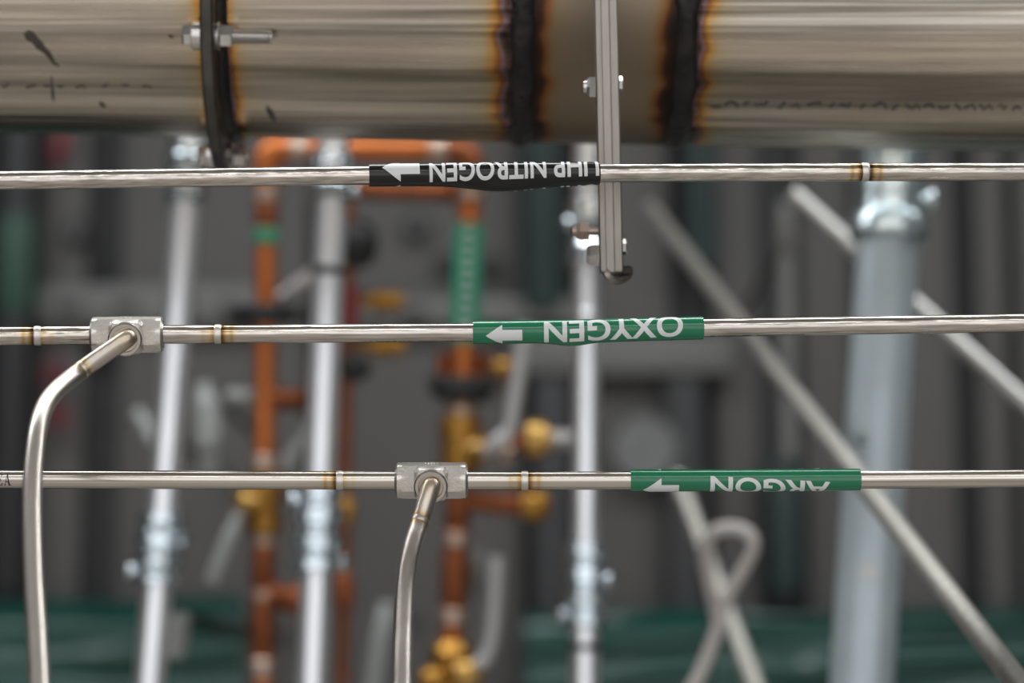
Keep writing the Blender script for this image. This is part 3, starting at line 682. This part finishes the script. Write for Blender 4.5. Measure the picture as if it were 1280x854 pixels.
yb = LH.y(109); hexb(yb+Vector((-.0080, 0, 0)), (-1, 0, 0), .0078, .0062, 'bolt', 'nut'); hexb(yb+Vector((.0082, 0, .002)), (1, 0, 0), .0055, .003, 'bolt', 'bolt_head', False)
yb = LH.y(319); hexb(yb+Vector((-.0080, 0, 0)), (-1, 0, 0), .0080, .0085, 'bolt', 'nut', False); hexb(yb+Vector((.0082, .001, .006)), (1, 0, 0), .0055, .003, 'bolt', 'bolt_head', False)
yb = LH.y(287); m = MB(); m.cyl(yb+Vector((-.008, .006, 0)), yb+Vector((-.016, .006, 0)), .003, 10); m.build('stud', 'rust', hang)
hexb(yb+Vector((-.0145, .006, 0)), (-1, 0, 0), .0066, .0085, 'rust', 'nut')
pts = [P(757, 338, 1.654), P(760, 345, 1.652), P(768, 350, 1.655), P(777, 350, 1.662), P(785, 344, 1.668), P(786, 336, 1.672)]
m = MB(); path = smooth_path(pts, 5)
m.tube(path, .0030, 10); m.build('hook_clip', 'bar', hang)
q = P(778, 339, 1.668); m = MB(); m.box(q, (1, 0, 0), (0, 1, 0), (0, 0, 1), .012, .012, .006, .001); m.build('rubber_pad', 'rubber', hang)

# ------------------------------------------------------------------ gas tubes in focus
TR = 0.00612
def catm(keys, x):
    for i in range(len(keys)-1):
        if x <= keys[i+1][0] or i == len(keys)-2:
            (x0, *a), (x1, *b) = keys[i], keys[i+1]; s = (x-x0)/(x1-x0)
            pv = keys[i-1] if i else keys[i]; nx = keys[i+2] if i+2 < len(keys) else keys[i+1]
            res = []
            for c_ in range(len(a)):
                m0 = (b[c_]-pv[c_+1])/(x1-pv[0])*(x1-x0); m1 = (nx[c_+1]-a[c_])/(nx[0]-x0)*(x1-x0)
                res.append((2*s**3-3*s*s+1)*a[c_]+(s**3-2*s*s+s)*m0+(-2*s**3+3*s*s)*b[c_]+(s**3-s*s)*m1)
            return res
class GasTube:
    def __init__(s, name, label, keys, welds, pieces):
        s.keys = keys; s.welds = welds
        s.root = thing(name, label, 'tube', s.c(640), 'stainless gas tubes in focus')
        for (x0, x1) in pieces:
            xs = [x0+(x1-x0)*i/max(1, int((x1-x0)/8)) for i in range(int((x1-x0)/8)+1)]
            for wx_, wl, wr in welds:
                if x0 < wx_ < x1: xs += [wx_+d*1.2 for d in range(-32, 33) if x0 < wx_+d*1.2 < x1]
            xs = sorted(set(xs)); rs, hs = [], []
            for x in xs:
                rs.append(s.ring(x, TR)); h = 0.0
                for wx_, wl, wr in welds:
                    d = x-wx_
                    if abs(d) > 4.5:
                        st = wl if d < 0 else wr; e = abs(d)-4.5
                        h = max(h, st*(0.75*E(-(e/5.5)**2)+.35*E(-((e-13)/3.0)**2)+.30*E(-e/14)))
                hs.append(min(h, 1))
            m = MB(); m.rings(rs, hs); m.build('tube', 'tube', s.root, heat=True)
        for wx_, wl, wr in welds:
            rs = [s.ring(wx_+d, TR+q) for d, q in ((-4.8, -.0002), (-4.0, .0001), (-2.2, .0003), (0, .00034), (2.2, .0003), (4.0, .0001), (4.8, -.0002))]
            m = MB(); m.rings(rs); m.build('weld_bead', 'bead', s.root)
    def c(s, x):
        y, d = catm(s.keys, x); return P(x, y, d)
    def fr(s, x):
        k = (s.c(x+4)-s.c(x-4)).normalized(); f = -FWD; f = (f-k*f.dot(k)).normalized(); u = k.cross(f)
        if u.dot(UP) < 0: u = -u
        return k, f, u
    def pt(s, x, phi, r):
        k, f, u = s.fr(x); return s.c(x)+(f*math.cos(phi)+u*math.sin(phi))*r
    def ring(s, x, r, n=40):
        k, f, u = s.fr(x); c = s.c(x)
        return [c+(f*math.cos(2*math.pi*j/n)+u*math.sin(2*math.pi*j/n))*r for j in range(n)]

def text_mesh(body):
    cu = bpy.data.curves.new('txt', 'FONT'); cu.body = body; cu.size = 1.0; cu.offset = 0.022; cu.resolution_u = 6
    ob = bpy.data.objects.new('txt', cu); COL.objects.link(ob)
    bpy.context.view_layer.update()
    dg = bpy.context.evaluated_depsgraph_get(); me = bpy.data.meshes.new_from_object(ob.evaluated_get(dg))
    bm = bmesh.new(); bm.from_mesh(me); bpy.data.objects.remove(ob); bpy.data.curves.remove(cu); bpy.data.meshes.remove(me)
    bmesh.ops.remove_doubles(bm, verts=bm.verts, dist=1e-5)
    xs = [v.co.x for v in bm.verts]; ys = [v.co.y for v in bm.verts]
    x0, x1, y0, y1 = min(xs), max(xs), min(ys), max(ys)
    for v in bm.verts: v.co = Vector(((v.co.x-x0)/(x1-x0), (v.co.y-y0)/(y1-y0), 0))
    return bm
def slice_(bm, n=16):
    for i in range(1, n):
        bmesh.ops.bisect_plane(bm, geom=list(bm.verts)+list(bm.edges)+list(bm.faces), plane_co=(0, i/n, 0), plane_no=(0, 1, 0))
    for i in range(1, 12):
        bmesh.ops.bisect_plane(bm, geom=list(bm.verts)+list(bm.edges)+list(bm.faces), plane_co=(i/12, 0, 0), plane_no=(1, 0, 0))
    return bm
def poly(pts):
    bm = bmesh.new(); bm.faces.new([bm.verts.new((x, y, 0)) for x, y in pts]); return bm
D2R = math.radians
def marker(T, x0, x1, R, vinyl, body, tx0, tx1, phi_base, hgt, arrow, bulge, label):
    """x0..x1 sleeve columns; the print is upside down: letters start at tx1, their feet point up.
    phi_base(x): angle in degrees of the letter feet; hgt: letter height in degrees"""
    def rad(x, phi):
        b = 0
        for bx, bw, bp, bs, amp in bulge:
            dp = (math.degrees(phi)-bp+180) % 360-180
            b += amp*E(-((x-bx)/bw)**2)*E(-(dp/bs)**2)
        return R+b
    n = 64
    xs = [x0+(x1-x0)*i/72 for i in range(73)]
    def ring(x, extra=0.0, fixed=None):
        return [T.pt(x, 2*math.pi*j/n, fixed if fixed else rad(x, 2*math.pi*j/n)+extra) for j in range(n)]
    rs = [ring(x0+.3, fixed=TR*.99), ring(x0, -.0001)]+[ring(x) for x in xs[1:-1]]+[ring(x1, -.0001), ring(x1-.3, fixed=TR*.99)]
    m = MB(); m.rings(rs, cap=False, closed=False); mk = m.build('pipe_marker', vinyl, T.root, angle=50)
    mk['label'] = label
    def wrap(bm, fx, fphi, name):
        vs_, fs = [], []
        bm.verts.index_update()
        for v in bm.verts:
            x = fx(v.co.x); ph = D2R(fphi(x, v.co.y)); vs_.append(T.pt(x, ph, rad(x, ph)+.00012))
        fs = [tuple(v.index for v in f.verts) for f in bm.faces]
        bm.free(); m = MB(); m.add(vs_, fs); o = m.build(name, 'mk_white', mk, angle=80); return o
    for off in (0, 188):
        wrap(slice_(text_mesh(body)), lambda u: tx1-(tx1-tx0)*u, lambda x, v: phi_base(x)-v*hgt+off, 'lettering')
    ax0, ax1, ahead, pc, hw, tw = arrow
    xr = (ahead-ax0)/(ax1-ax0); tt = tw/hw/2
    pts = [(0, .5), (xr, 0), (xr, .5-tt), (1, .5-tt), (1, .5+tt), (xr, .5+tt), (xr, 1)]
    for off in (0, 188):
        wrap(slice_(poly(pts)), lambda u: ax0+(ax1-ax0)*u, lambda x, v: pc+(v-.5)*2*hw+off, 'arrow')
    return mk

def tee(T, xc, halfpx, pitch=-11.0):
    """forged socket tee with its branch boss facing the camera side"""
    k, f, u = T.fr(xc); c = T.c(xc); p = D2R(pitch)
    bd = f*math.cos(p)+u*math.sin(p); bu = u*math.cos(p)-f*math.sin(p)      # boss direction, its up
    hl = halfpx/FPX*FOCUS; A = 0.0113; n = 64
    def oct_r(a):
        s = ((a+math.pi/8) % (math.pi/4))-math.pi/8; return A/math.cos(s)
    rs = []
    for t, cap_, sc in ((-hl, .0104, 1), (-hl+.0010, .0117, 1), (-hl+.0036, .0119, 1), (-hl+.0046, .0135, .985), (-hl+.010, .0135, .985), (0, .0135, 1.0), (hl-.010, .0135, .985), (hl-.0046, .0135, .985), (hl-.0036, .0119, 1), (hl-.0010, .0117, 1), (hl, .0104, 1)):
        rs.append([c+k*t+(bd*math.cos(a)+bu*math.sin(a))*min(oct_r(a)*sc, cap_) for a in [2*math.pi*j/n for j in range(n)]])
    m = MB(); m.rings(rs); te = m.build('tee_fitting', 'forged', T.root, angle=22)
    for s in (-1, 1):
        q = c+k*s*(hl-.0002); m = MB(); m.lathe(q, k*s, [(0, .0095), (.0008, .0088), (.0009, TR)], 32); m.build('socket_lip', 'machined', te)
    # web blending boss and body
    rs = []
    for h, sq, r in ((.0060, .95, .0132), (.0108, .85, .0128), (.0128, .35, .0118), (.0134, 0, .0112)):
        ring = []
        for j in range(48):
            a = 2*math.pi*j/48; s_ = ((a+math.pi/4) % (math.pi/2))-math.pi/4
            rr = r*((1-sq)+sq*min(1/ max(math.cos(s_), .01), 1.25)*.86); ring.append(c+bd*h+(k*math.cos(a)+bu*math.sin(a))*rr)
        rs.append(ring)
    m = MB(); m.rings(rs); m.build('boss_web', 'forged', te, angle=22)
    m = MB(); m.lathe(c+bd*.0125, bd, [(0, .0110), (.0042, .0110), (.0052, .0101), (.0052, .0082), (.0040, .0079), (.0038, .0060)], 48); m.build('boss', 'machined', te, angle=25)
    # raised forging mark on the top
    m = MB()
    for i in range(5):
        q = c+u*(A*1.0)+k*((i-2)*.0019)+f*.002; m.box(q, k, f, u, .0011, .0030, .0008, .0002)
    m.build('forging_mark', 'forged', te)
    return te, c, bd
def branch(T, c, bd, pts, weld_i, r=TR*.985):
    path = [c+bd*.012, c+bd*.0185]+[P(*p) for p in pts]
    sp = smooth_path(path, 12)
    # heat marks near the weld
    wp = P(*pts[weld_i]); hs = []
    for q in sp:
        d = (q-wp).length; hs.append(max(.55*E(-(d/.0045)**2), .16*E(-((q-(c+bd*.0185)).length/.008)**2)))
    m = MB(); m.tube(sp, r, 28, hs); b = m.build('branch_tube', 'branch', T.root, heat=True, angle=60)
    i = min(range(len(sp)), key=lambda i: (sp[i]-wp).length); k = (sp[i+1]-sp[i-1]).normalized()
    m = MB(); m.lathe(sp[i]-k*.0022, k, [(0, r*.98), (.0006, r+.00005), (.0022, r+.00014), (.0038, r+.00005), (.0044, r*.98)], 28); m.build('weld_bead', 'branch', b)
    return b

# nitrogen
TN = GasTube('nitrogen_tube', 'topmost stainless tube, carrying the black marker printed in white', [(-80, 227.5, 1.545), (0, 226, 1.55), (460, 219.2, 1.58), (750, 216.5, 1.595), (1080, 215.3, 1.615), (1360, 215.0, 1.63)],
             [(1080.5, .95, 1.0)], [(-90, 1370)])
marker(TN, 461, 749, 0.00755, 'mk_black', 'UHP NITROGEN', 536, 747, lambda x: 86+(x-640)*.13, 118, (477, 524, 500, 36, 74, 36),
       [(628, 52, -92, 30, .0040), (700, 40, -100, 26, .0010)], 'black wrap-around marker reading UHP NITROGEN upside down')
# oxygen
TO = GasTube('oxygen_tube', 'middle stainless tube with a tee at left and a green marker', [(-80, 421.5, 1.56), (0, 420.3, 1.565), (160, 418.6, 1.575), (590, 415.6, 1.585), (735, 413.6, 1.585), (880, 410, 1.59), (1280, 403.6, 1.60), (1360, 402.3, 1.60)],
             [(47, .9, .35), (272.5, .45, .85)], [(-90, 160), (160, 1370)])
marker(TO, 591, 878.5, 0.00770, 'mk_green', 'OXYGEN', 680, 852, lambda x: 68+(x-766)*.14, 122, (607, 653, 628, -18, 55, 28),
       [(715, 24, -98, 30, .0022)], 'green wrap-around marker reading OXYGEN upside down')
te, c, bd = tee(TO, 159, 44)
branch(TO, c, bd, [(103, 462, 1.553), (72, 487, 1.530), (56, 509, 1.512), (47, 540, 1.492), (41.5, 590, 1.472), (40, 640, 1.455), (42, 720, 1.428), (46.5, 800, 1.400), (51, 900, 1.365)], 0)
# dotted factory print under the tube
m = MB(); random.seed(3)
for x_ in [885+i*2.6 for i in range(46)]+[455+i*2.6 for i in range(46)]:
    if random.random() < .25: continue
    xa, xb = x_, x_+random.uniform(1.0, 2.0)
    q = [TO.pt(xa, D2R(-66), TR+.00006), TO.pt(xb, D2R(-66), TR+.00006), TO.pt(xb, D2R(-58), TR+.00006), TO.pt(xa, D2R(-58), TR+.00006)]
    m.add(q, [(0, 1, 2, 3)])
o = m.build('factory_print', 'blackink', TO.root, smooth=False)
# argon
TA = GasTube('argon_tube', 'lowest stainless tube with a tee mid-length and a green marker at right', [(-80, 598.4, 1.585), (0, 599, 1.585), (430, 600.6, 1.585), (790, 600.8, 1.585), (1070, 599.6, 1.585), (1280, 598.0, 1.585), (1360, 597.2, 1.585)],
             [(425, .85, .3), (656, .5, .75)], [(-90, 540), (540, 1370)])
marker(TA, 788, 1075, 0.00730, 'mk_green', 'ARGON', 887, 1036, lambda x: 26-(x-893)*.23, 104, (803, 848, 826, -53, 68, 32),
       [], 'green wrap-around marker reading ARGON upside down')
te, c, bd = tee(TA, 539.5, 44.5)
branch(TA, c, bd, [(525, 652, 1.556), (517, 676, 1.545), (511, 702, 1.533), (507, 735, 1.520), (504.5, 780, 1.500), (503, 830, 1.478), (502, 900, 1.452)], 0)
# stamped serif letters EA at the left end
def strokes(T, x0, wpx, boxes, top=37, bot=-39):
    m = MB()
    for quad in boxes:
        vs_ = []
        for i in range(9):
            s = i/8
            for a, b in ((quad[0], quad[1]), (quad[3], quad[2])):
                px_, pv = a[0]+(b[0]-a[0])*s, a[1]+(b[1]-a[1])*s
                vs_.append(T.pt(x0+px_*wpx, D2R(bot+(top-bot)*pv), TR+.00007))
        m.add(vs_, [(2*i, 2*i+1, 2*i+3, 2*i+2) for i in range(8)])
    return m
def rect(x0, y0, x1, y1): return [(x0, y0), (x0, y1), (x1, y1), (x1, y0)]
Eb = [rect(.15, 0, .38, 1), rect(0, 0, .9, .06), rect(0, .94, .85, 1), rect(.38, .47, .65, .54), rect(.8, 0, .92, .24), rect(.76, .78, .87, 1), rect(.6, .38, .68, .63)]
Ab = [[(.06, 0), (.46, 1), (.54, 1), (.14, 0)], [(.68, 0), (.40, 1), (.54, 1), (.92, 0)], rect(.22, .30, .74, .36), rect(-.04, 0, .26, .05), rect(.58, 0, 1.06, .05)]
m = strokes(TA, -1.4, 7.2, Eb); m.build('stamped_letter', 'blackink', TA.root, smooth=False)
m = strokes(TA, 7.4, 8.2, Ab); m.build('stamped_letter', 'blackink', TA.root, smooth=False)
